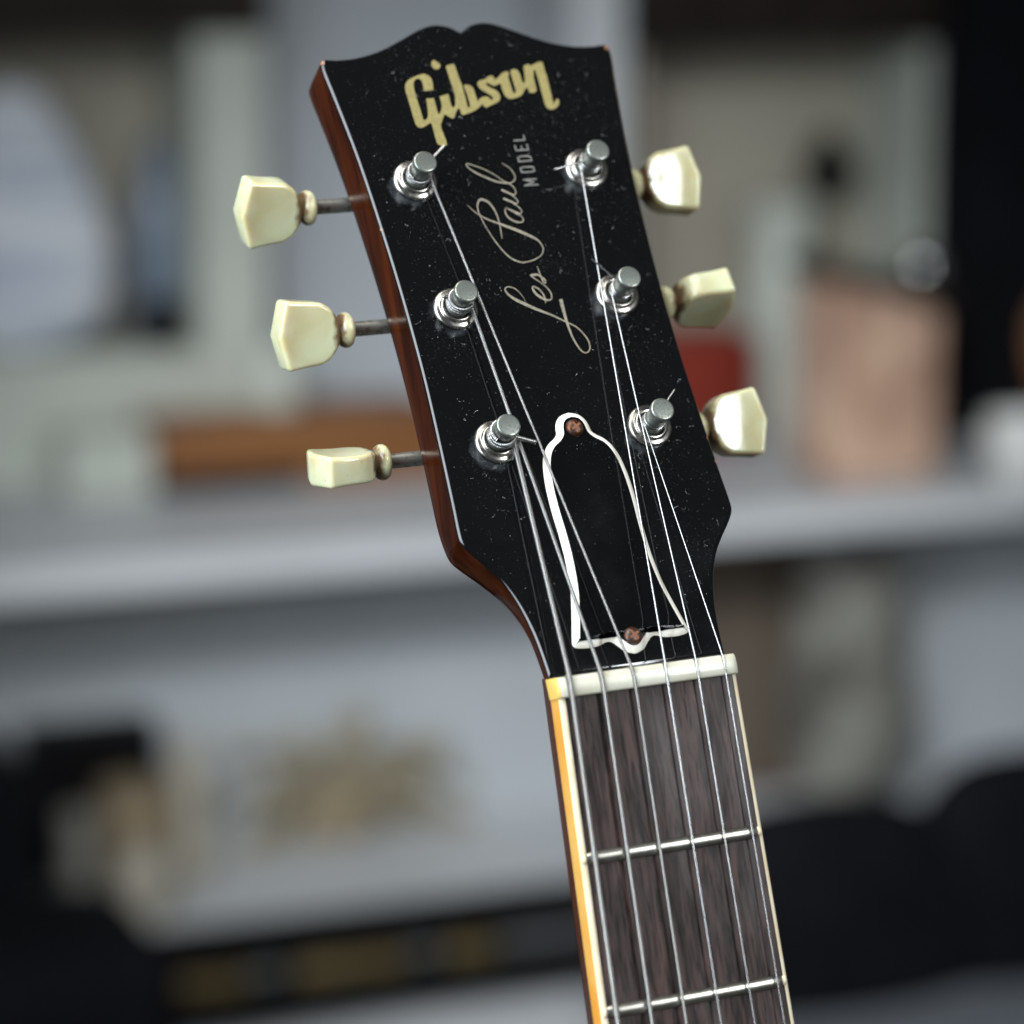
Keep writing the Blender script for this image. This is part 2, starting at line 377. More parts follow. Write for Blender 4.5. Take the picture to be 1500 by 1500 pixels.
dot = Z3([(610, 110), (640, 90), (680, 115), (740, 160), (752, 190), (730, 235), (680, 252), (640, 235), (605, 190), (595, 150)], 580, 80, 11.538)

def flat(polys, h0, h1):
    V, F = [], []
    for poly in polys:
        q = [on_head(*p, h1) for p in poly]; n = len(q); b = len(V)
        V += [hs(p.x, p.y, h0) for p in q] + [hs(p.x, p.y, h1) for p in q]
        F.append(tuple(b+n+i for i in range(n)))
        for i in range(n):
            j = (i+1) % n; F.append((b+i, b+j, b+n+j, b+n+i))
    return V, F
V, F = flat([gib, dot], -0.02, 0.035)
o = mesh('logo_lettering', V, F, guitar, M_GOLD, smooth=0); o['label'] = 'gold maker name inlaid across the top of the black face'

def ribbon(strokes, ox, oy, sc, h0):
    """pen strokes with varying width, each stroke a hair above the one before"""
    V, F = [], []
    for si, st in enumerate(strokes):
        pts = catmull([(a, b, w) for a, b, w in st], 6)
        h = h0 + 0.004*si; b0 = len(V); n = len(pts)
        for k, p in enumerate(pts):
            a, c = pts[max(k-1, 0)], pts[min(k+1, n-1)]
            t = Vector((c.x-a.x, c.y-a.y)); t.normalize(); nn = Vector((-t.y, t.x)) * 0.82
            for sgn in (-1, 1):
                u, v = p.x + nn.x*sgn*p.z/2, p.y + nn.y*sgn*p.z/2
                q = on_head(ox + u/sc, oy + v/sc, h); V.append(hs(q.x, q.y, h + 0.0012*k/n*3))
        for k in range(n-1):
            F.append((b0+2*k, b0+2*k+1, b0+2*k+3, b0+2*k+2))
    return V, F
paul = [[(40, 670, 8), (110, 738, 12), (200, 800, 18), (300, 850, 22), (430, 897, 28), (560, 945, 36), (700, 1000, 42), (830, 1058, 32), (900, 1100, 22), (948, 1160, 15), (965, 1210, 14),
         (945, 1275, 14), (880, 1325, 15), (800, 1355, 16), (720, 1370, 18), (640, 1352, 20), (560, 1310, 22), (480, 1235, 18), (400, 1140, 15), (330, 1040, 14), (260, 930, 14),
         (205, 820, 15), (170, 740, 18), (163, 660, 24), (190, 606, 32), (240, 606, 34), (300, 640, 30), (350, 700, 24), (390, 770, 21), (415, 840, 19), (435, 920, 16), (450, 1000, 13), (461, 1080, 8)],
        [(520, 695, 12), (498, 740, 18), (525, 805, 24), (580, 850, 26), (650, 878, 24), (710, 874, 18), (720, 842, 16), (690, 800, 16), (620, 770, 15)],
        [(530, 712, 18), (610, 750, 30), (680, 772, 20), (703, 745, 16), (660, 690, 14), (600, 655, 13)],
        [(475, 588, 28), (560, 622, 28), (635, 652, 20), (655, 622, 16), (610, 570, 14), (565, 540, 13)],
        [(455, 482, 28), (535, 520, 28), (608, 545, 20), (630, 515, 16), (605, 455, 15), (545, 405, 14), (470, 370, 13), (370, 300, 13), (230, 228, 15), (110, 185, 16), (42, 165, 15), (25, 180, 15),
         (60, 222, 18), (150, 280, 24), (260, 330, 26), (380, 378, 26), (480, 398, 22), (560, 400, 18), (610, 370, 18), (620, 320, 16), (590, 260, 14), (540, 208, 12), (458, 158, 8)]]
les = [[(440, 690, 6), (400, 610, 8), (350, 540, 12), (300, 490, 16), (230, 445, 18), (150, 430, 20), (106, 460, 24), (125, 515, 32), (190, 578, 42), (290, 640, 54), (420, 702, 56), (560, 765, 50), (700, 820, 40),
        (860, 882, 32), (960, 930, 26), (1050, 973, 24), (1130, 1010, 22), (1230, 1065, 22), (1330, 1160, 22), (1410, 1270, 22), (1438, 1370, 22), (1420, 1440, 22), (1370, 1465, 22),
        (1310, 1440, 24), (1240, 1350, 28), (1170, 1230, 32), (1120, 1110, 38), (1080, 1000, 44), (1040, 860, 52), (1010, 750, 62), (978, 625, 66)],
       [(742, 685, 10), (735, 620, 22), (700, 540, 24), (640, 470, 24), (570, 430, 30), (540, 432, 32), (548, 480, 34), (600, 548, 42), (680, 603, 46), (760, 636, 38), (820, 630, 28), (838, 590, 24),
        (820, 520, 22), (760, 440, 20), (680, 375, 18), (600, 320, 18), (520, 268, 20)],
       [(498, 252, 34), (560, 242, 46), (620, 240, 36), (680, 280, 30), (730, 320, 26), (742, 366, 22), (718, 368, 22), (690, 320, 26), (662, 250, 24), (640, 190, 20), (608, 105, 10)]]
V, F = ribbon(paul, 680, 220, 8.333, 0.03)
V2, F2 = ribbon(les, 730, 380, 10.714, 0.03)
n0 = len(V); V += V2; F += [tuple(i+n0 for i in f) for f in F2]
o = mesh('script_lettering', V, F, guitar, M_SILK, smooth=0); o['label'] = 'pale gold handwritten script running up the black face'

# block capitals M O D E L, read upwards: strokes in a cell, x along the line of text, y = cap height
caps = {'M': [[(0, 0), (0, 1)], [(0, 1), (.5, .25)], [(.5, .25), (1, 1)], [(1, 1), (1, 0)]],
        'O': [[(.15, 0), (0, .18), (0, .82), (.15, 1), (.85, 1), (1, .82), (1, .18), (.85, 0), (.15, 0)]],
        'D': [[(0, 0), (0, 1), (.7, 1), (1, .8), (1, .2), (.7, 0), (0, 0)]],
        'E': [[(1, 0), (0, 0), (0, 1), (1, 1)], [(0, .5), (.8, .5)]], 'L': [[(0, 1), (0, 0), (1, 0)]]}
V, F = [], []
cells = [('M', 1133, 1052, 92, 42), ('O', 1110, 956, 95, 36), ('D', 1088, 876, 92, 36), ('E', 1064, 796, 88, 34), ('L', 1038, 724, 76, 32)]
hh = 0.03
for ch, bx, by, cap, wid in cells:
    for st in caps[ch]:
        pts = []
        for (x, y) in st:
            pts.append((bx + 5 - cap*y - 0.27*wid*x, by - wid*x + 0.07*cap*y, 10))
        for a, b in zip(pts, pts[1:]):
            hh += 0.0006
            t = Vector((b[0]-a[0], b[1]-a[1])); t.normalize(); nn = Vector((-t.y, t.x)); b0 = len(V)
            for p, e in ((a, -5), (b, 5)):
                for sgn in (-1, 1):
                    q = on_head(560 + (p[0] + t.x*e + nn.x*sgn*p[2]/2)/5, 60 + (p[1] + t.y*e + nn.y*sgn*p[2]/2)/5, hh); V.append(hs(q.x, q.y, hh))
            F.append((b0, b0+1, b0+3, b0+2))
o = mesh('model_lettering', V, F, guitar, M_SILK2, smooth=0); o['label'] = 'small faded grey block capitals beside the script'

# ------------------------------------------------------------------ truss rod cover
TH = [(0, 61.75), (2.2, 61.1), (3.6, 59.6), (4.15, 57.9), (4.35, 56.7), (5.2, 55.7), (6.9, 54.5), (8.4, 52.6), (9.5, 49.8), (10.15, 46), (10.45, 42), (10.5, 37), (10.35, 32),
      (10.5, 25), (11.3, 18), (12.7, 12), (14.1, 6.6), (13.9, 5.6), (13.0, 5.2), (10.9, 4.95), (8.1, 5.1), (6.2, 5.75), (4.9, 5.6), (3.6, 4.4), (2.1, 2.9), (0, 2.2)]
tr = catmull(TH, 3)
tcov = [Vector((p.x, p.y)) for p in tr] + [Vector((-p.x, p.y)) for p in reversed(tr[1:-1])]
TB = 1.5
cover = stack('truss_rod_cover', [(offset2(tcov, TB), 1.0), (offset2(tcov, TB+0.02), 1.28), (offset2(tcov, TB+0.22), 1.33)], to_h, guitar, M_BLACK, smooth=50)
cover['label'] = 'bell-shaped black cover plate with white bevelled edge'
stack('white_edge', [(tcov, 0.02), (offset2(tcov, 0.06), 0.22), (offset2(tcov, TB-0.05), 1.16), (offset2(tcov, TB+0.3), 1.16)], to_h, cover, M_PLYW, capt=False, smooth=50)
for s in (57.3, 5.9):
    sc_ = lathe('screw', [(2.15, 1.1), (2.15, 1.45), (1.95, 1.85), (1.45, 2.2), (0.8, 2.38), (0.0, 2.42)], hs(0, s, 0), HH, cover, M_SCREW, seg=24, smooth=60)
    # recessed cross: two dark bars let into the head
    for a in (0.5, 0.5 + math.pi/2):
        V = []; F = [(0, 1, 2, 3), (4, 5, 6, 7), (0, 1, 5, 4), (1, 2, 6, 5), (2, 3, 7, 6), (3, 0, 4, 7)]
        e1 = Vector((math.cos(a), math.sin(a))); e2 = Vector((-e1.y, e1.x))
        for hz in (2.0, 2.445):
            for p, q in ((-1.25, -.28), (1.25, -.28), (1.25, .28), (-1.25, .28)):
                w = e1*p + e2*q; V.append(hs(w.x, s + w.y, hz + (0.0006 if a > 1 else 0)))
        mesh('screw_slot', V, F, sc_, mat('slot_rust', (0.17, 0.06, 0.024), rough=0.6), smooth=0)

# ------------------------------------------------------------------ tuning machines
POSTS = [(-21.8, 124.3), (-20.32, 90.42), (-18.94, 56.33), (21.8, 124.3), (20.32, 90.42), (18.94, 56.33)]
SHAFT_S = [128.9, 96.2, 62.0, 128.6, 95.8, 62.0]
PHI = [-47, -33, 57, -13, -82, -16]
SHH = -17.5
TIP = [60.0, 58.3, 57.6, 58.9, 58.1, 56.8]
def button_mesh():
    """keystone button along +x from its collar; y = width, z = thickness"""
    bm = bmesh.new()
    prof = [(3.9, 2.6), (4.9, 4.3), (6.3, 6.0), (8.2, 7.15), (10.0, 7.4), (12.0, 7.6), (14.0, 7.85), (15.6, 8.1), (16.9, 8.3)]
    tip = 18.9
    secs = []
    pts = [(x, w) for x, w in prof]
    out = [(x, w) for x, w in pts] + [(tip, 0)] + [(x, -w) for x, w in reversed(pts)]
    def th(x): return 3.3 + 0.62*((x-10.0)/9.0)**2 if x > 5.5 else 3.3 + 0.15*(x-3.9)/1.6
    top = []; bot = []
    for x, y in out:
        t = th(x)
        top.append(bm.verts.new((x*MM, y*MM, t*MM))); bot.append(bm.verts.new((x*MM, y*MM, -t*MM)))
    n = len(out)
    # face built as strips so that it can be slightly dished
    k = len(prof)
    for V_, sgn in ((top, 1), (bot, -1)):
        mids = []
        for i in range(k):
            x = out[i][0]; mids.append(bm.verts.new((x*MM, 0, sgn*(th(x) - (0.10 if 0 < i < k-1 else 0.03))*MM)))
        for i in range(k-1):
            bm.faces.new((V_[i], V_[i+1], mids[i+1], mids[i]))
            bm.faces.new((V_[n-1-i], mids[i], mids[i+1], V_[n-2-i]))
        bm.faces.new((V_[k-1], V_[k], mids[k-1])); bm.faces.new((V_[k], V_[k+1], mids[k-1]))
        if V_ is top: mt = mids
        else: mb = mids
    for i in range(n-1):
        bm.faces.new((top[i], bot[i], bot[i+1], top[i+1]))
    bm.faces.new((top[0], mt[0], top[n-1], bot[n-1], mb[0], bot[0]))
    bmesh.ops.recalc_face_normals(bm, faces=bm.faces)
    sharp = [e for e in bm.edges if len(e.link_faces) == 2 and e.calc_face_angle(0) > R(38)]
    bmesh.ops.bevel(bm, geom=sharp, offset=1.5*MM, segments=6, profile=0.5, affect='EDGES', clamp_overlap=True)
    me = bpy.data.meshes.new('button'); bm.to_mesh(me); bm.free()
    me.shade_smooth(); me.set_sharp_from_angle(angle=R(35)); me.materials.append(M_BTN)
    return me
BTN = button_mesh()
def collar_mesh():
    prof = [(1.9, 0.2), (3.0, 0.1), (3.75, 0.5), (4.15, 1.2), (4.15, 2.0), (3.75, 2.8), (3.0, 3.3), (2.5, 3.6), (2.6, 4.3)]
    seg = 32; V, F = [], []
    for r, h in prof:
        for i in range(seg):
            a = 2*math.pi*i/seg; V.append((h*MM, r*math.cos(a)*MM, r*math.sin(a)*MM))
    for k in range(len(prof)-1):
        for i in range(seg):
            j = (i+1) % seg; F.append((k*seg+i, k*seg+j, (k+1)*seg+j, (k+1)*seg+i))
    me = bpy.data.meshes.new('collar'); me.from_pydata(V, [], F + [tuple(range(seg))]); me.shade_smooth(); me.materials.append(M_BTN)
    return me
CLR = collar_mesh()

def box_vf(lo, hi):
    x0, y0, z0 = lo; x1, y1, z1 = hi
    return ([(x0, y0, z0), (x1, y0, z0), (x1, y1, z0), (x0, y1, z0), (x0, y0, z1), (x1, y0, z1), (x1, y1, z1), (x0, y1, z1)],
            [(0, 3, 2, 1), (4, 5, 6, 7), (0, 1, 5, 4), (1, 2, 6, 5), (2, 3, 7, 6), (3, 0, 4, 7)])

BROWN = mat('post_grime', (0.05, 0.035, 0.025), rough=0.8)
for k, (px, ps) in enumerate(POSTS):
    sg = -1 if px < 0 else 1
    ss = SHAFT_S[k]
    # gear housing on the back of the headstock
    V, F = box_vf((-5.5, -9, -7.2), (5.5, 9, 0))
    Vh = [hs(px + sg*2 + a*1.0, (ps+ss)/2 + b, -14.25 + c*0.9) for a, b, c in V]
    hou = mesh('tuning_machine', Vh, F, guitar, M_NICKEL, smooth=30)
    bv = hou.modifiers.new('bevel', 'BEVEL'); bv.width = 0.0012; bv.segments = 3
    # bushing let into the face, post standing in it
    lathe('bushing', [(5.0, -0.4), (5.3, 0.02), (5.3, 0.40), (5.12, 0.72), (4.75, 0.92), (4.15, 0.98), (4.02, 1.06), (3.95, 1.45), (3.75, 1.72), (3.45, 1.80), (3.18, 1.70), (3.08, 1.4), (3.05, -0.3)],
          hs(px, ps), HH, hou, M_NICKEL, seg=48, smooth=50, close=False)
    lathe('post', [(2.75, -0.3), (2.75, 1.9), (2.62, 2.25), (2.3, 2.5), (2.2, 3.2), (2.25, 4.6), (2.45, 6.0), (2.68, 7.2), (2.8, 8.0), (2.82, 8.75), (2.74, 9.02), (2.55, 9.17), (2.3, 9.2), (0.02, 9.2)],
          hs(px, ps), HH, hou, M_POST, seg=48, smooth=50)
    # shaft and button
    x0 = px + sg*5; x1 = sg*(TIP[k] - 18.2)
    p0, p1 = hs(x0, ss, SHH), hs(x1, ss, SHH)
    V, F = tube_vf([p0, p0.lerp(p1, .5), p1], 1.75, 20)
    mesh('shaft', V, F, hou, M_SHAFT, smooth=50)
    ph = R(PHI[k])
    ex = Vector((sg, 0, 0)); ez = (HS*math.sin(ph) + HH*math.cos(ph)); ey = ez.cross(ex)
    Mx = Matrix((ex, ey, ez)).transposed().to_4x4(); Mx.translation = hs(sg*(TIP[k] - 18.9), ss, SHH) * MM
    bo = link('button', BTN, hou); bo.matrix_local = Mx
    co = link('button_collar', CLR, hou); co.matrix_local = Mx

# ------------------------------------------------------------------ neck, fingerboard, binding, nut, frets
NECK_END = -330.0
def hw(y): return 21.5 - 0.0162*y                       # half width of the neck
FRAD = 305.0
def fz(x): return 0.55 - x*x/(2*FRAD)
ys = [0.0] + [-15.0*i for i in range(1, 22)] + [NECK_END]
def loft(name, sec, parent, m, ylist=ys, smooth=40, mi=None, closed=True):
    V, F, MI = [], [], []
    n = len(sec(0.0))
    for y in ylist: V += [(x, y, z) for x, z in sec(y)]
    for k in range(len(ylist)-1):
        for i in range(n if closed else n-1):
            j = (i+1) % n; F.append((k*n+i, k*n+j, (k+1)*n+j, (k+1)*n+i)); MI.append(mi[i] if mi else 0)
    F += [tuple(range(n)), tuple((len(ylist)-1)*n+i for i in range(n))]; MI += [0, 0]
    return mesh(name, V, F, parent, m, smooth, MI)
BW, BR = 1.5, 0.95
def sec_board(y):
    a, w = hw(y) - BW, hw(y) - BR; xs = [-a + (a+w)*i/24 for i in range(25)]
    return [(x, fz(x)) for x in xs] + [(w, -4.9), (-a, -4.9)]
board = loft('fingerboard', sec_board, guitar, M_ROSE, smooth=30)
for sg in (-1, 1):
    def sec_b(y):
        w = hw(y); a = w - (BW if sg < 0 else BR) + 0.004
        return [(sg*a, fz(a) + 0.02), (sg*(w-0.35), fz(w) + 0.02), (sg*(w-0.08), fz(w) - 0.12), (sg*w, fz(w)-0.4), (sg*w, -4.95), (sg*a, -4.95)]
    bo = loft('binding', sec_b, board, [M_IVOR, M_AMBER], smooth=50, mi=[0, 0, 1, 1, 0, 0])
def sec_neck(y):
    w = hw(y) - 0.02; out = []
    for i in range(25):
        a = math.pi*i/24; out.append((w*math.cos(a)*1.0, -5.0 - 16.5*math.sin(a)**0.85))
    return out
loft('neck', sec_neck, guitar, M_NECKW, ylist=[5.0] + ys, smooth=60)

# nut: rounded bone bar, its left end aged to amber
def nut():
    V, F, MI = [], [], []
    xs = [-21.75, -21.6, -21.2, -20.5] + [-20 + 40*i/40 for i in range(41)] + [20.6, 21.3, 21.65, 21.75]
    prof = [(0.02, -4.8), (0.02, 0.75), (0.12, 1.05), (0.45, 1.22), (2.2, 1.32), (3.6, 1.05), (4.2, 0.75), (4.52, 0.35), (4.6, -0.2), (4.6, -5.6)]
    n = len(prof)
    for i, x in enumerate(xs):
        e = min(i, len(xs)-1-i); drop = {0: .65, 1: .35, 2: .12, 3: .03}.get(e, 0)
        for y, z in prof:
            zz = z + (fz(x) - 0.0) if z > -1 else z
            if z > 0: zz -= drop
            V.append((x, y, zz))
    for k in range(len(xs)-1):
        for i in range(n):
            j = (i+1) % n; F.append((k*n+i, k*n+j, (k+1)*n+j, (k+1)*n+i)); MI.append(1 if k < 2 else 0)
    F += [tuple(range(n)), tuple((len(xs)-1)*n+i for i in range(n))]; MI += [1, 0]
    return mesh('nut', V, F, guitar, [M_NUT, mat('amber_bone', (0.60, 0.40, 0.10), rough=0.3, sss=0.2)], 50, MI)
nut()

scale_len = 625.5
fret_no = 1
while True:
    y = -(scale_len - scale_len / 2**(fret_no/12))
    if y < NECK_END + 8: break
    w = hw(y) - BW - 0.05
    prof = [(-1.5, 0.0), (-1.42, 0.32), (-1.1, 0.74), (-0.6, 1.0), (0, 1.08), (0.6, 1.0), (1.1, 0.74), (1.42, 0.32), (1.5, 0.0)]
    xs = [-w + 2*w*i/30 for i in range(31)]; n = len(prof); V, F = [], []
    for i, x in enumerate(xs):
        k = 0.55 if i in (0, 30) else 1
        for a, b in prof: V.append((x, y + a*(0.8 if k < 1 else 1), fz(x) - 0.05 + b*k))
    for k in range(30):
        for i in range(n-1): F.append((k*n+i, k*n+i+1, (k+1)*n+i+1, (k+1)*n+i))
    F += [tuple(range(n)), tuple(30*n+i for i in range(n))]
    fr = mesh('fret', V, F, board, M_FRET, 60)
    for sg in (-1, 1):                                   # little nib of binding at each fret end
        x = sg*(w + 0.65); V, F = [], []
        for i in range(7):
            t = math.pi/2*i/6
            for j in range(12):
                a = 2*math.pi*j/12
                V.append((x + 0.72*math.cos(t)*math.cos(a), y + 1.1*math.cos(t)*math.sin(a), fz(x) + 0.0 + 0.62*math.sin(t)))
        for i in range(6):
            for j in range(12):
                q = (j+1) % 12; F.append((i*12+j, i*12+q, (i+1)*12+q, (i+1)*12+j))
        mesh('nib', V, F, fr, M_IVOR, 60)
    fret_no += 1

# ------------------------------------------------------------------ strings
#        post, x at nut, radius, wound pitch, tail end pixel
STR = [(2, -18.9, 0.56, 0.40, (785, 648)), (1, -11.45, 0.44, 0.30, (649, 434)), (0, -3.95, 0.33, 0.24, (651, 213)),
       (3, 3.8, 0.23, 0, (812, 248)), (4, 11.45, 0.19, 0, (866, 379)), (5, 18.3, 0.16, 0, (988, 571))]
nut_o = bpy.data.objects['nut']; M_SLOT = mat('nut_slot_brown', (0.10, 0.085, 0.065), rough=0.8)
names = ['thickest wound string', 'second thickest wound string', 'thinnest wound string', 'thickest plain string', 'middle plain string', 'thinnest plain string']
for k, (pi, xn, r, pitch, tail) in enumerate(STR):
    px, ps = POSTS[pi]; sg = -1 if px < 0 else 1
    rp = 2.32 + r
    path = []
    ye = NECK_END + 2
    xe = xn*(1 - 0.0007*ye)
    path.append(Vector((xe, ye, 1.9 + r + fz(xe)*0.6 + 1.4)))
    path.append(Vector((xn, 1.0, 1.24 + fz(xn) + r*0.75)))
    path.append(Vector((xn, 2.6, 1.30 + fz(xn) + r*0.75)))
    path.append(Vector((xn + (px-xn)*0.012, 4.6, 0.92 + fz(xn) + r*0.9)))
    # tangent onto the inner side of the post, then turns down the post
    turns = [2.6, 2.9, 2.6, 1.4, 2.2, 1.6][k]
    nst = int(turns*28); h_top, h_low = 4.3, 2.75
    for i in range(nst+1):
        a = 2*math.pi*turns*i/nst; h = h_low + (h_top-h_low)*i/nst if pitch == 0 else h_low + min(1, i/nst*1.0)*(turns*2*r*0.98 if turns*2*r < 3 else 3)
        ang = -sg*0.10 + (a if sg < 0 else -a)           # leaves from the side facing the centre line
        ux, us = (math.cos(ang), math.sin(ang)) if sg < 0 else (-math.cos(ang), -math.sin(ang) if False else math.sin(-ang)*-1)
        path.append(hs(px + rp*ux, ps + rp*us, h))
    V, F = tube_vf([Vector((xn, yy, zz + fz(xn) - r*0.25)) for yy, zz in ((-0.03, 0.95), (0.3, 1.16), (1.2, 1.27), (2.6, 1.31), (3.5, 1.12), (4.15, 0.82), (4.5, 0.4))], r*1.28 + 0.05, 10)
    mesh('slot', V, F, nut_o, M_SLOT, 60)  # dark brown bar under each string where it crosses the nut
    V, F = [], []
    if pitch:
        fine = resample(path, pitch/3)
        V, F = tube_vf(fine, lambda i: r*(1.0 + (0.06, -0.20, 0.06)[i % 3]), 10)
    else:
        fine = resample(path, 0.5)
        V, F = tube_vf(fine, r, 10)
    # cut end sticking out of the post hole
    q = on_head(*tail, 4.8); e = hs(q.x, q.y, 4.8); c0 = hs(px, ps, 4.6)
    tp = resample([c0, e], (pitch or 0.6)/3)
    tube_vf(tp, (lambda i: r*(1.0 + (0.04, -0.09, 0.04)[i % 3])) if pitch else r, 10, V, F)
    o = mesh('string', V, F, guitar, M_WOUND if pitch else M_STEEL, smooth=0 if False else 80)
    o['label'] = names[k]

# ------------------------------------------------------------------ dust and lint on the face
def inside(x, s):
    c = False; n = len(outline); j = n-1
    for i in range(n):
        a, b = outline[i], outline[j]
        if (a.y > s) != (b.y > s) and x < (b.x-a.x)*(s-a.y)/(b.y-a.y) + a.x: c = not c
        j = i
    return c
def in_cover(x, s):
    c = False; n = len(tcov); j = n-1
    for i in range(n):
        a, b = tcov[i], tcov[j]
        if (a.y > s) != (b.y > s) and x < (b.x-a.x)*(s-a.y)/(b.y-a.y) + a.x: c = not c
        j = i
    return c
rnd = random.Random(3)
V, F, MI = [], [], []
clumps = [(rnd.uniform(-30, 30), rnd.uniform(10, 155), rnd.uniform(3, 11)) for _ in range(22)] + [(px_ + rnd.uniform(-4, 4), ps_ - 6, 4.5) for px_, ps_ in POSTS for _ in (0, 1)]
cnt = 0
while cnt < 9000:
    if rnd.random() < 0.55:
        cx, cs, cr = rnd.choice(clumps); x, s = rnd.gauss(cx, cr), rnd.gauss(cs, cr)
    else: x, s = rnd.uniform(-36, 36), rnd.uniform(1, 165)
    if not inside(x*1.03, s): continue
    h = 0.03
    if in_cover(x, s):
        if not in_cover(x*1.3, s) or s < 9 or s > 54 or rnd.random() < 0.5: continue
        h = 1.36
    size = 0.022 + 0.034*rnd.random()**2 + (0.06*rnd.random() if rnd.random() < 0.02 else 0)
    n = rnd.choice((4, 5, 6)); a0 = rnd.random()*6.28; b0 = len(V); st = rnd.uniform(1, 2.2); ca = rnd.random()*6.28
    for i in range(n):
        a = a0 + 6.283*i/n; rr = size*rnd.uniform(.6, 1.1)
        dx, ds = rr*math.cos(a)*st, rr*math.sin(a)
        V.append(hs(x + dx*math.cos(ca) - ds*math.sin(ca), s + dx*math.sin(ca) + ds*math.cos(ca), h))
    F.append(tuple(range(b0, b0+n))); MI.append(0 if rnd.random() < 0.2 else 1); cnt += 1
for _ in range(120):                                     # lint fibres
    for _t in range(60):
        x, s = rnd.uniform(-33, 33), rnd.uniform(6, 160)
        if inside(x*1.06, s) and not in_cover(x*0.9, s): break
    L = rnd.uniform(0.4, 1.9); a = rnd.random()*6.28; cur = rnd.uniform(-1.2, 1.2); b0 = len(V); n = 9
    wd = rnd.uniform(0.02, 0.04)
    for i in range(n):
        a += cur*rnd.uniform(0.1, 0.7)
        V.append(hs(x - wd*math.sin(a), s + wd*math.cos(a), 0.032)); V.append(hs(x + wd*math.sin(a), s - wd*math.cos(a), 0.032))
        x += L/n*math.cos(a); s += L/n*math.sin(a)
    for i in range(n-1):
        F.append((b0+2*i, b0+2*i+1, b0+2*i+3, b0+2*i+2)); MI.append(0 if rnd.random() < 0.3 else 1)
o = mesh('dust', V, F, veneer, [M_DUST, M_DUSTD], smooth=0, mi=MI); o['kind'] = 'stuff'

# ------------------------------------------------------------------ the room behind, out of focus
# shelf frame: u along the shelf (right and away), v into the room's wall, z up
def wray(px, py): return (MC.to_3x3() @ Vector(((px-750)/FPX, -(py-750)/FPX, -1.0)))
ZS = 0.79
def hit_z(px, py, z):
    d = wray(px, py); return MC.translation + d*((z-CAM_Z)/d.z)
FL, FR = hit_z(0, 837, ZS), hit_z(1500, 717, ZS)
UA = (FR-FL); UA.z = 0; UA.normalize(); VA = Vector((-UA.y, UA.x, 0))
SM = Matrix((UA, VA, Vector((0, 0, 1)))).transposed().to_4x4(); SM.translation = (FL.x, FL.y, 0)
SMI = SM.inverted()
def uz(px, py, v):
    """pixel -> (u, z) on the upright plane v behind the shelf's front edge"""
    o = SMI @ MC.translation; d = SMI.to_3x3() @ wray(px, py); t = (v-o.y)/d.y; p = o + d*t
    return p.x, p.z
def bar(px0, px1, pt, pb, v, dep, z0=None):
    """box extents (lo, hi) in the shelf frame for a thing whose front shows between these pixels"""
    pm, pmx = (pt+pb)/2, (px0+px1)/2
    u0, u1 = uz(px0, pm, v)[0], uz(px1, pm, v)[0]
    zt, zb = uz(pmx, pt, v)[1], uz(pmx, pb, v)[1]
    return (u0, v, zb if z0 is None else z0), (u1, v+dep, zt)
def sbox(name, ext, m, parent=None, bevel=0.004, org=None):
    lo, hi = ext
    base = org if org is not None else (Vector(((lo[0]+hi[0])/2, (lo[1]+hi[1])/2, lo[2])) if parent is None else Vector((0, 0, 0)))
    if parent is not None: base = Vector(parent['_o'])
    V, F = box_vf(lo, hi)
    o = mesh(name, [Vector(v)-base for v in V], F, parent, m, 30, scale=1.0)
    if parent is None: o.matrix_world = SM @ Matrix.Translation(base)
    if bevel:
        b = o.modifiers.new('bevel', 'BEVEL'); b.width = bevel; b.segments = 2
    return o
def sempty(name, base):
    o = bpy.data.objects.new(name, None); COL.objects.link(o); o.empty_display_size = 0.1
    o.matrix_world = SM @ Matrix.Translation(base); o['_o'] = tuple(base); return o
def slathe(name, prof, u, v, z, m, parent=None, seg=32, sq=1.0, lump=0.0, seed=1):
    """turned shape standing at (u, v, z) in the shelf frame; prof in metres"""
    rn = random.Random(seed); V, F = [], []
    ph = [rn.uniform(0, 6.28) for _ in range(6)]
    for r, h in prof:
        for i in range(seg):
            a = 2*math.pi*i/seg
            k = 1 + lump*(math.sin(2*a+ph[0]+9*h) + .7*math.sin(3*a+ph[1]-14*h) + .5*math.sin(5*a+ph[2]+23*h))
            V.append((r*k*math.cos(a), r*k*math.sin(a)*sq, h))
    for k in range(len(prof)-1):
        for i in range(seg):
            j = (i+1) % seg; F.append((k*seg+i, k*seg+j, (k+1)*seg+j, (k+1)*seg+i))
    F += [tuple(range(seg)), tuple((len(prof)-1)*seg+i for i in range(seg))]
    b = Vector((u, v, z))
    if parent is not None: V = [Vector(q) + b - Vector(parent['_o']) for q in V]
    o = mesh(name, V, F, parent, m, 50, scale=1.0)
    if parent is None: o.matrix_world = SM @ Matrix.Translation(b)
    return o

B_WALL = mat('painted_wall', (0.47, 0.50, 0.53), rough=0.8, col2=(0.43, 0.46, 0.49), vscale=3)
B_WHITE = mat('white_board', (0.62, 0.64, 0.66), rough=0.45, col2=(0.57, 0.59, 0.61), vscale=5)
B_PALE = mat('pale_green_paint', (0.52, 0.55, 0.49), rough=0.5, col2=(0.46, 0.485, 0.43), vscale=6)
B_BEIGE = mat('beige_panel', (0.40, 0.37, 0.30), rough=0.7, col2=(0.33, 0.30, 0.245), vscale=4)
B_DARK = mat('dark_stained_wood', (0.016, 0.012, 0.010), rough=0.5, col2=(0.026, 0.02, 0.016), vscale=9, spec=0.12)
B_BLACK = mat('black_paint', (0.004, 0.004, 0.0045), rough=0.45, col2=(0.007, 0.007, 0.008), vscale=8, spec=0.12)
B_CLOTH = mat('black_cloth', (0.004, 0.0042, 0.0055), rough=0.9, col2=(0.007, 0.007, 0.010), vscale=14, spec=0.12)
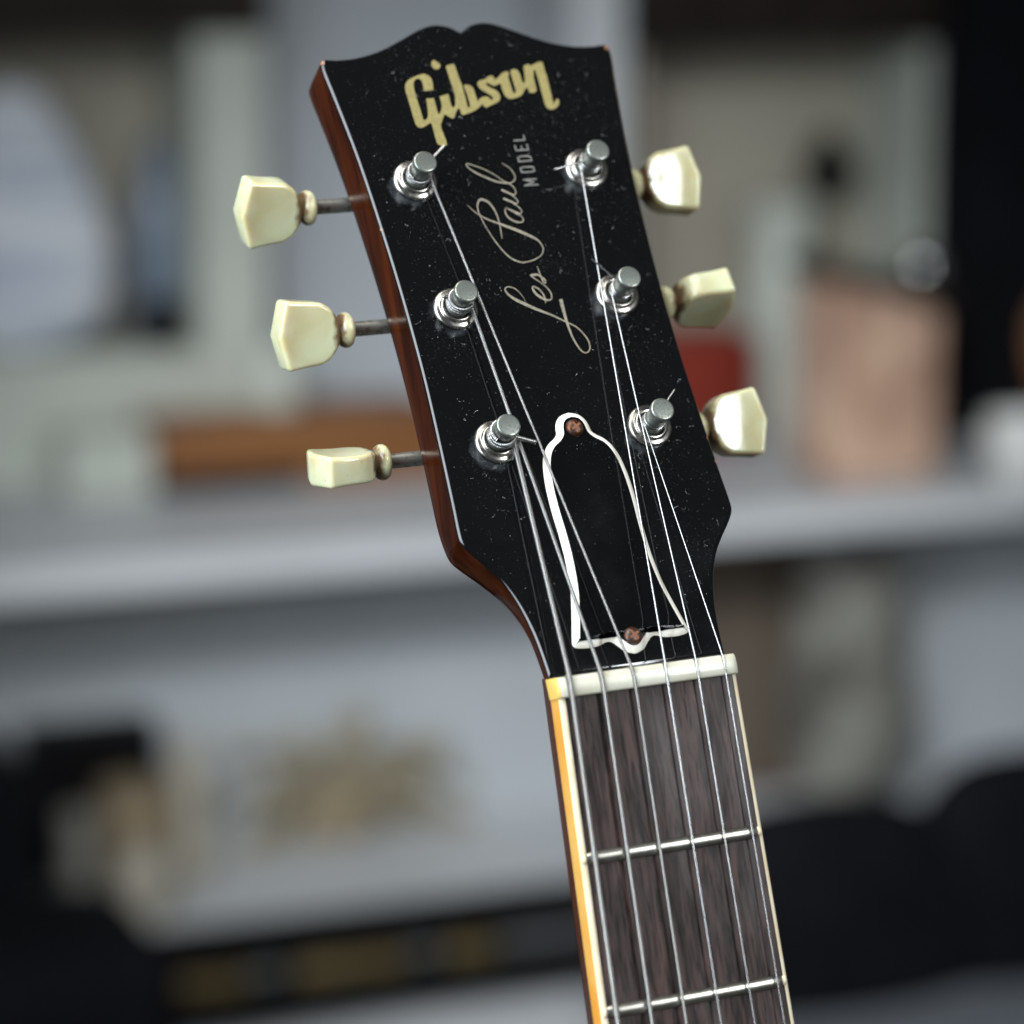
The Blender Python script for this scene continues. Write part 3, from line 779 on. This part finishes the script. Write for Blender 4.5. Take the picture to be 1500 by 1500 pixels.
B_WOOD = mat('orange_brown_wood', (0.26, 0.105, 0.026), rough=0.5, col2=(0.17, 0.062, 0.016), vscale=9, stretch=(.4, 1, 3))
B_PINK = mat('pinkish_wood', (0.60, 0.40, 0.29), rough=0.55, col2=(0.33, 0.19, 0.13), vscale=13, stretch=(1, 1, .7), lo=.42, hi=.6)
B_RED = mat('dark_red_card', (0.22, 0.022, 0.010), rough=0.5, col2=(0.16, 0.015, 0.008), vscale=10)
B_BLUEW = mat('blue_white_cloth', (0.95, 0.97, 0.99), rough=0.8, col2=(0.50, 0.56, 0.67), vscale=9, stretch=(.3, .3, 3.2), lo=.42, hi=.58)
B_BLUEW.node_tree.nodes['Mapping'].inputs['Rotation'].default_value = (0, R(24), 0)
B_BLUE = mat('grey_blue_glass', (0.20, 0.25, 0.32), rough=0.25, col2=(0.15, 0.19, 0.25), vscale=10)
B_CHINA = mat('white_china', (0.80, 0.80, 0.77), rough=0.2)
B_GREY = mat('grey_paper', (0.24, 0.235, 0.205), rough=0.8, col2=(0.075, 0.07, 0.06), vscale=11, lo=.42, hi=.58)
B_BROWN = mat('brown_card', (0.13, 0.10, 0.075), rough=0.8, col2=(0.10, 0.075, 0.055), vscale=8)
B_TAN = mat('tan_wicker', (0.30, 0.235, 0.15), rough=0.8, col2=(0.20, 0.15, 0.09), vscale=25)
B_GOLD = mat('dull_brass', (0.22, 0.165, 0.07), rough=0.4, metal=0.3, col2=(0.16, 0.12, 0.05), vscale=20)
B_DRY = mat('dried_flower', (0.38, 0.33, 0.23), rough=0.9, col2=(0.28, 0.23, 0.15), vscale=40)
B_STEEL = mat('polished_metal', (0.7, 0.7, 0.7), rough=0.12, metal=1.0)

def struct(o):
    o['kind'] = 'structure'; return o
VW, VL = 0.62, 0.33
struct(sbox('wall', ((-2.6, VW, 0.0), (4.2, VW+0.08, 2.6)), B_WALL, bevel=0))
struct(sbox('floor', ((-2.6, -1.2, -0.06), (4.2, VW+0.2, -0.001)), mat('floor_boards', (0.16, 0.13, 0.11), rough=0.5, col2=(0.12, 0.09, 0.07), vscale=6), bevel=0))

# shelving: white upper board, black-edged lower boards, pale plinth
zl = uz(425, 1357, 0.0)[1]
unit = sempty('shelf_unit', Vector((0.6, 0.2, 0.0)))
tag(unit, 'long shelf unit with white upper board and black lower rails', 'shelf')
sbox('upper_board', ((-1.3, 0.0, ZS-0.036), (2.2, VW-0.004, ZS)), B_WHITE, unit)
sbox('lower_board', ((-1.3, 0.022, zl-0.024), (2.2, VL-0.001, zl)), B_WHITE, unit)
sbox('edge_rail', ((-1.3, 0.0, zl-0.042), (2.2, 0.021, zl+0.008)), B_BLACK, unit)
B_LOW = mat('grey_white_panel', (0.47, 0.50, 0.525), rough=0.6, col2=(0.42, 0.445, 0.465), vscale=4)  # white panel greyed in its colour to imitate dimmer light below the shelf
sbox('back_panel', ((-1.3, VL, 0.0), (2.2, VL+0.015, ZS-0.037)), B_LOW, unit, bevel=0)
sbox('bottom_rail', ((-1.3, 0.012, zl-0.118), (2.2, 0.05, zl-0.074)), B_BLACK, unit)
sbox('plinth_panel', ((-1.3, 0.06, 0.0), (2.2, 0.08, zl-0.044)), B_WHITE, unit, bevel=0)
for uu in (-1.26, 2.16):
    sbox('side_support', ((uu-0.03, 0.02, 0.0), (uu+0.03, VW-0.01, ZS-0.04)), B_WHITE, unit)

# open wall cabinets, each standing on the upper board
def cabinet(label, pxl, pxr, ptop, sidew, v0):
    u0 = uz(pxl, 350, v0)[0]; u1 = uz(pxr, 350, v0)[0]; zt = uz((pxl+pxr)/2, ptop, v0)[1]
    e = sempty('open_cabinet', Vector(((u0+u1)/2, (v0+VW)/2, ZS)))
    tag(e, label, 'cabinet')
    vb = VW - 0.015
    sbox('back_panel', ((u0+0.002, vb, ZS+0.001), (u1-0.002, vb+0.012, zt+0.3)), B_BEIGE, e, bevel=0)
    sbox('side_panel', ((u1-sidew, v0, ZS+0.001), (u1, vb-0.001, zt+0.005)), B_PALE, e)
    sbox('side_panel', ((u0, v0, ZS+0.001), (u0+0.014, vb-0.001, zt+0.005)), B_BEIGE, e)
    sbox('top_board', ((u0-0.01, v0-0.02, zt+0.006), (u1+0.0, vb-0.001, zt+0.30)), B_DARK, e)
    return u0, u1, zt
cabinet('open cabinet with dark top behind the two upper cream buttons, beside blue-white cushion', -700, 392, 62, 0.085, 0.44)
cabinet('open cabinet with dark top and pale right side, behind pinkish wooden box', 922, 1402, 72, 0.058, 0.44)
ku, kz = uz(1392, 585, 0.42)
lo, hi = bar(845, 916, -120, 640, 0.42, 0.08, ZS)
tag(sbox('white_post', (lo, hi), B_WHITE), 'tall white square post standing on shelf beside the right cabinet', 'post')
lo, hi = bar(1412, 1900, -200, 330, 0.36, 0.2, ZS)
tag(sbox('tall_case', (lo, hi), B_CLOTH), 'tall black upright case beside the right cabinet', 'case')

def on_shelf(px, py, z=ZS):
    p = SMI @ hit_z(px, py, z); return p.x, p.y
def stand(px, pyb, pyt, z=ZS):
    """base point and height of a thing standing on a board, from its foot and top pixels"""
    u, v = on_shelf(px, pyb, z); return u, v, uz(px, pyt, v)[1] - z
def wid(px0, px1, py, v): return abs(uz(px1, py, v)[0] - uz(px0, py, v)[0])

# things on the upper board
u, v, h = stand(420, 716, 612)
e = sempty('wooden_box', Vector((u, v, ZS))); tag(e, 'low orange-brown wooden box with black base on the white shelf', 'box')
u0, u1 = uz(232, 660, v)[0], uz(660, 660, v)[0]
sbox('lid', ((u0, v, ZS+h*0.30), (u1, v+0.15, ZS+h)), B_WOOD, e)
sbox('base', ((u0+0.004, v+0.006, ZS+0.001), (u0+(u1-u0)*0.5, v+0.145, ZS+h*0.298)), B_BLACK, e)
sbox('base', ((u0+(u1-u0)*0.5+0.001, v+0.006, ZS+0.001), (u1-0.004, v+0.145, ZS+h*0.298)), B_WOOD, e)
u, v, h = stand(165, 735, 640)
tag(sbox('storage_bin', ((uz(100, 680, v)[0], v, ZS+0.001), (uz(226, 680, v)[0], v+0.12, ZS+h)), B_PALE), 'small pale grey-green bin left of the wooden box', 'bin')
tag(sbox('lidded_carton', ((uz(-60, 580, .44)[0], 0.44, ZS+0.001), (uz(300, 580, .44)[0], 0.59, uz(150, 520, .44)[1])), B_PALE), 'wide pale carton behind the small grey-green bin', 'carton')
u, v = uz(405, 600, 0.43)[0], 0.43; w = wid(370, 442, 600, v)/2
tag(slathe('pale_jar', [(w*.9, 0), (w, .01), (w, uz(405, 520, v)[1]-ZS), (w*.8, uz(405, 505, v)[1]-ZS)], u, v, ZS+0.001, B_PALE), 'pale cylindrical jar behind the wooden box', 'jar')
# cushion leaning in the left cabinet
v = 0.50; zb = uz(60, 560, v)[1]; zt = uz(60, 172, v)[1]; H = zt-zb; w = wid(-110, 180, 400, v)/2
tag(slathe('cushion', [(w*.45, 0), (w*.78, H*.07), (w*.96, H*.2), (w, H*.36), (w*.92, H*.52), (w*.70, H*.72), (w*.46, H*.88), (w*.28, H*.97), (w*.06, H)], uz(22, 400, v)[0], v, uz(60, 521, 0.44)[1]+0.0, B_BLUEW, sq=0.42, lump=0.035, seed=4),
    'striped blue-white cushion resting on the pale carton', 'cushion')
v = 0.555; w = wid(186, 268, 350, v)/2; zc = uz(150, 519, .44)[1]; H = uz(230, 205, v)[1]-zc
tag(slathe('glass_bottle', [(w*.8, 0), (w, .01), (w, H*.62), (w*.7, H*.78), (w*.42, H*.88), (w*.42, H)], uz(230, 350, v)[0], v, zc, B_BLUE, sq=.9), 'grey-blue bottle beside the striped cushion', 'bottle')
v = 0.49; w = wid(200, 258, 470, v)/2; H = uz(230, 440, v)[1]-zc
tag(slathe('black_cup', [(w*.8, 0), (w, H*.3), (w, H)], uz(236, 470, v)[0], v, zc, B_BLACK), 'small black cup in front of the grey-blue bottle', 'cup')

u, v, h = stand(1295, 706, 398)
w = wid(1216, 1380, 560, v)/2; D = 0.10; sl = 0.038
e = sempty('wooden_block', Vector((u, v, ZS))); tag(e, 'upright pinkish wooden box with slanted dark lid on the white shelf', 'box')
F = [(0, 3, 2, 1), (4, 5, 6, 7), (0, 1, 5, 4), (1, 2, 6, 5), (2, 3, 7, 6), (3, 0, 4, 7)]
V = [(-w, 0, .001), (w, 0, .001), (w, D, .001), (-w, D, .001), (-w, 0, h-.012), (w, 0, h-.012-sl), (w, D, h-.012-sl), (-w, D, h-.012)]
mesh('body', V, F, e, B_PINK, 30, scale=1.0).modifiers.new('bevel', 'BEVEL').width = 0.008
V = [(-w-.006, -.008, h-.009), (w+.006, -.008, h-.011-sl), (w+.006, D+.008, h-.011-sl), (-w-.006, D+.008, h-.009)]
V += [(a, b, c+.026) for a, b, c in V]
mesh('lid', V, F, e, B_DARK, 30, scale=1.0).modifiers.new('bevel', 'BEVEL').width = 0.004
def glint_ball(u_, v_, z_, r_, parent):
    pr = [(r_*.05, -r_)] + [(r_*math.cos(t), r_*math.sin(t)) for t in [R(a) for a in range(-75, 76, 15)]] + [(r_*.05, r_)]
    return slathe('glint_ball', pr, u_, v_, z_, B_STEEL, parent, seg=32)  # added polished ball, put there to throw a blurred glint
cab = [o for o in bpy.data.objects if o.name.startswith('open_cabinet')][-1]
glint_ball(uz(1385, 585, 0.43)[0], 0.43, kz, 0.018, cab)
glint_ball(u + w*0.80, v + 0.03, ZS + h - sl*0.9 + 0.034, 0.022, e)
v = 0.42
tag(sbox('red_box', ((uz(960, 560, v)[0], v, ZS+0.001), (uz(1110, 560, v)[0], v+0.12, uz(1040, 492, v)[1])), B_RED), 'dark red box standing behind the headstock on the shelf', 'box')
v = 0.50; w = wid(1085, 1192, 500, v)/2; H = uz(1140, 292, v)[1]-ZS
tag(slathe('pale_vase', [(w*.7, 0.001), (w*.95, H*.15), (w, H*.4), (w*.8, H*.65), (w*.75, H*.85), (w*.95, H)], uz(1140, 500, v)[0], v, ZS, B_PALE, lump=.02), 'tall pale vase between red box and pinkish wooden box', 'vase')
v = 0.57; w = wid(1178, 1250, 250, v)/2; zb_ = uz(1215, 300, v)[1]
e = sempty('dark_gourd', Vector((uz(1215, 250, v)[0], v, ZS))); tag(e, 'dark round ornament on a thin stand inside the right cabinet', 'ornament')
slathe('ball', [(w*.1, 0), (w*.6, w*.25), (w*.95, w*.9), (w*.9, w*1.5), (w*.5, w*2.3), (w*.15, w*2.7)], uz(1215, 250, v)[0], v, zb_, B_BLACK, e)
slathe('stand', [(w*.7, 0.001), (w*.7, 0.01), (0.006, 0.02), (0.006, zb_-ZS+0.01)], uz(1215, 250, v)[0], v, ZS, B_BEIGE, e)
u, v, h = stand(1500, 716, 612)
w = wid(1448, 1552, 660, v)/2
tag(slathe('china_bowl', [(w*.5, 0.001), (w*.8, h*.25), (w*.97, h*.7), (w, h), (w*.92, h*.98), (w*.7, h*.4)], u, v, ZS, B_CHINA), 'bright white china bowl right of the pinkish wooden box', 'bowl')
v = 0.42; w = wid(1440, 1570, 520, v)/2; H = uz(1500, 330, v)[1]-ZS
tag(slathe('brown_urn', [(w*.6, 0.001), (w*.9, H*.2), (w, H*.5), (w*.8, H*.8), (w*.5, H*.92), (w*.6, H)], uz(1505, 500, v)[0], v, ZS, B_WOOD), 'brown wooden urn behind the white china bowl', 'urn')

# things on the lower board
def lower(px, v, pyt): return uz(px, pyt, v)[1]-zl
v = 0.12; tag(sbox('brown_carton', ((uz(1010, 930, v+.16)[0], v+.16, zl+.001), (uz(1182, 930, v+.16)[0], v+.28, uz(1100, 800, v+.16)[1])), B_BROWN), 'brown carton on the lower board right of the neck', 'carton')
v = 0.18; H = lower(1250, v, 812); w = wid(1150, 1336, 1080, v)/2
tag(slathe('paper_wrap', [(w*.5, .001), (w*.7, H*.12), (w*.98, H*.32), (w*1.0, H*.5), (w*.86, H*.66), (w*.8, H*.74), (w*.86, H*.88), (w*.8, H)], uz(1245, 1000, v)[0], v, zl, B_GREY, sq=.6, lump=.05, seed=9), 'crumpled grey paper wrap standing behind the black bag', 'paper')
def mound(name, label, cat, px0, px1, pyt, v, sq, m, seed, lump=.05):
    w = wid(px0, px1, 1250, v)/2; z0 = BZ if v < 0 else zl; H = uz((px0+px1)/2, pyt, v)[1]-z0
    prof = [(w*.96, .001)] + [(w*math.cos(t)**.6, H*math.sin(t)) for t in [R(a) for a in (8, 18, 30, 42, 54, 66, 76, 84, 88)]]
    return tag(slathe(name, prof, uz((px0+px1)/2, 1250, v)[0], v, z0, m, sq=sq, lump=lump, seed=seed), label, cat)
BZ = zl - 0.115
bx0, bx1 = uz(1015, 1440, -0.25)[0], uz(1950, 1440, -0.25)[0]
e = sempty('low_bench', Vector(((bx0+bx1)/2, -0.17, 0.0))); tag(e, 'low grey bench in front of shelf carrying the black bag and domed case', 'bench')
sbox('bench_top', ((bx0, -0.34, BZ-0.03), (bx1, -0.01, BZ)), mat('grey_bench', (0.20, 0.215, 0.24), rough=0.6), e)
for uu, vv_ in ((bx0+.03, -.31), (bx1-.06, -.31), (bx0+.03, -.06), (bx1-.06, -.06)):
    sbox('leg', ((uu, vv_, 0.0), (uu+.03, vv_+.03, BZ-0.031)), B_BLACK, e)
lc0, lc1 = uz(-260, 1440, -0.12)[0], uz(215, 1440, -0.12)[0]  # added black block, standing in for shade in the lower left corner
lc = sbox('corner_dark_block', ((lc0, -0.30, 0.0), (lc1, -0.03, uz(0, 1372, -0.2)[1])), B_CLOTH, bevel=0.05); tag(lc, 'added black block in front of the left rails, darkening the lower left corner', 'case')
mound('soft_bag', 'low black soft bag slumped on the grey bench right of the neck', 'bag', 980, 1440, 1170, -0.13, .40, B_CLOTH, 3)
mound('rounded_case', 'domed black case beside the slumped bag', 'case', 1300, 1680, 1100, -0.12, .40, B_CLOTH, 6, .03)
v = -0.004
# left clutter
v = 0.05; tag(sbox('black_case', ((uz(-200, 1230, v)[0], v, zl+.001), (uz(62, 1230, v)[0], v+.25, uz(-60, 1160, v)[1])), B_CLOTH), 'upright black case at left end of lower board', 'case')
v = 0.27; tag(sbox('black_box', ((uz(40, 1150, v)[0], v, zl+.001), (uz(235, 1150, v)[0], v+.05, uz(140, 1062, v)[1])), B_BLACK), 'square black box behind the grey mug', 'box')
v = 0.22; w = wid(235, 312, 1150, v)/2; H = lower(272, v, 1075)
tag(slathe('figurine', [(w*.9, .001), (w, H*.2), (w*.7, H*.45), (w*.85, H*.68), (w*.6, H*.86), (w*.3, H)], uz(275, 1150, v)[0], v, zl, B_BEIGE, lump=.05, seed=5), 'pale grey figurine right of the square black box', 'figurine')
v = 0.16; w = wid(88, 142, 1240, v)/2; H = lower(115, v, 1190)
tag(slathe('white_mug', [(w*.85, .001), (w, H*.2), (w, H), (w*.9, H*.97)], uz(115, 1240, v)[0], v, zl, B_GREY), 'small grey mug in front of the square black box', 'mug')
v = 0.10; w = wid(170, 252, 1290, v)/2; H = lower(211, v, 1236)
tag(slathe('round_tin', [(w*.8, .001), (w, H*.3), (w*.95, H*.75), (w*.6, H*.95), (w*.1, H)], uz(211, 1290, v)[0], v, zl, B_BEIGE), 'rounded pale tin in front of the figurine', 'tin')
v = 0.05; w = wid(88, 146, 1340, v)/2; H = 2*w
tag(slathe('metal_ball', [(w*.2, .001), (w*.6, w*.2), (w*.92, w*.6), (w, w), (w*.92, w*1.4), (w*.6, w*1.8), (w*.05, w*2)], uz(118, 1340, v)[0], v, zl, B_STEEL), 'small polished metal ball in front of the mug', 'ball')
v = 0.19; w = wid(140, 250, 1220, v)/2; H = lower(200, v, 1150)
tag(slathe('wicker_pot', [(w*.7, .001), (w, H*.5), (w*.95, H)], uz(200, 1220, v)[0], v, zl, B_TAN), 'brownish wicker pot between mug and figurine', 'pot')
# dried flowers: stems fanned out of a low vase
v = 0.30; ub = uz(500, 1330, v)[0]
e = sempty('dried_flowers', Vector((ub, v, zl))); tag(e, 'fan of dried brown flowers against the pale wall', 'flowers')
heads = [(400, 1160, 30), (452, 1220, 26), (430, 1090, 26), (350, 1100, 22), (640, 1090, 24), (505, 1080, 34), (525, 1055, 26), (605, 1110, 30), (600, 1150, 26), (680, 1240, 30), (708, 1270, 26), (470, 1290, 26), (380, 1250, 26), (350, 1300, 26), (560, 1290, 20), (330, 1180, 24), (410, 1200, 24)]
rn = random.Random(2)
heads += [(rn.uniform(290, 715), rn.uniform(1080, 1310), rn.uniform(12, 20)) for _ in range(26)]
for (hx, hy, hr) in heads:
    vv = v + rn.uniform(-.04, .04); uu, zz = uz(hx, hy, vv); tip = Vector((uu-ub, vv-v, zz-zl))
    rt = Vector((rn.uniform(-.03, .03), rn.uniform(-.02, .02), 0.05)); mid = rt.lerp(tip, .5) + Vector((rn.uniform(-.02, .02), 0, .03))
    V, F = tube_vf(catmull([rt, mid, tip], 8), 0.0045, 6)
    st = mesh('stem', V, F, e, B_DRY, 60, scale=1.0)
    rr = hr*0.8/1.42*MM; V, F = [], []
    for i in range(9):                                   # ruffled head: lumpy ball
        t = math.pi*i/8
        for j in range(14):
            a = 2*math.pi*j/14; k = 1 + .22*math.sin(3*a+hx)*math.sin(2*t) + rn.uniform(-.12, .12)
            V.append(tip + Vector((rr*.9*k*math.sin(t)*math.cos(a), rr*.9*k*math.sin(t)*math.sin(a), rr*k*math.cos(t))))
    for i in range(8):
        for j in range(14):
            q = (j+1) % 14; F.append((i*14+j, i*14+q, (i+1)*14+q, (i+1)*14+j))
    mesh('flower_head', V, F, st, B_DRY, 60, scale=1.0)
w = 0.035
slathe('vase', [(w*.7, .001), (w, .02), (w*.9, .05), (w*.6, .07)], ub, v, zl, B_TAN, e)
# brass strips in the gap under the lower board
for a, b, c, d, lab in [(225, 360, 1442, 1470, 'dim brass strip on the bottom rail below the rounded tin'), (430, 590, 1414, 1450, 'longest brass strip on the bottom rail, between two shorter strips'), (650, 722, 1398, 1428, 'shortest brass strip on the bottom rail, next to the guitar neck')]:
    lo, hi = bar(a, b, c, d, 0.028, 0.028)
    z1 = zl-0.0738
    tag(sbox('brass_strip', ((lo[0], 0.014, z1+0.001), (hi[0], 0.046, z1+0.026)), B_GOLD), lab, 'strip', 'brass strips on the bottom rail')
for o in bpy.data.objects:
    if '_o' in o: del o['_o']
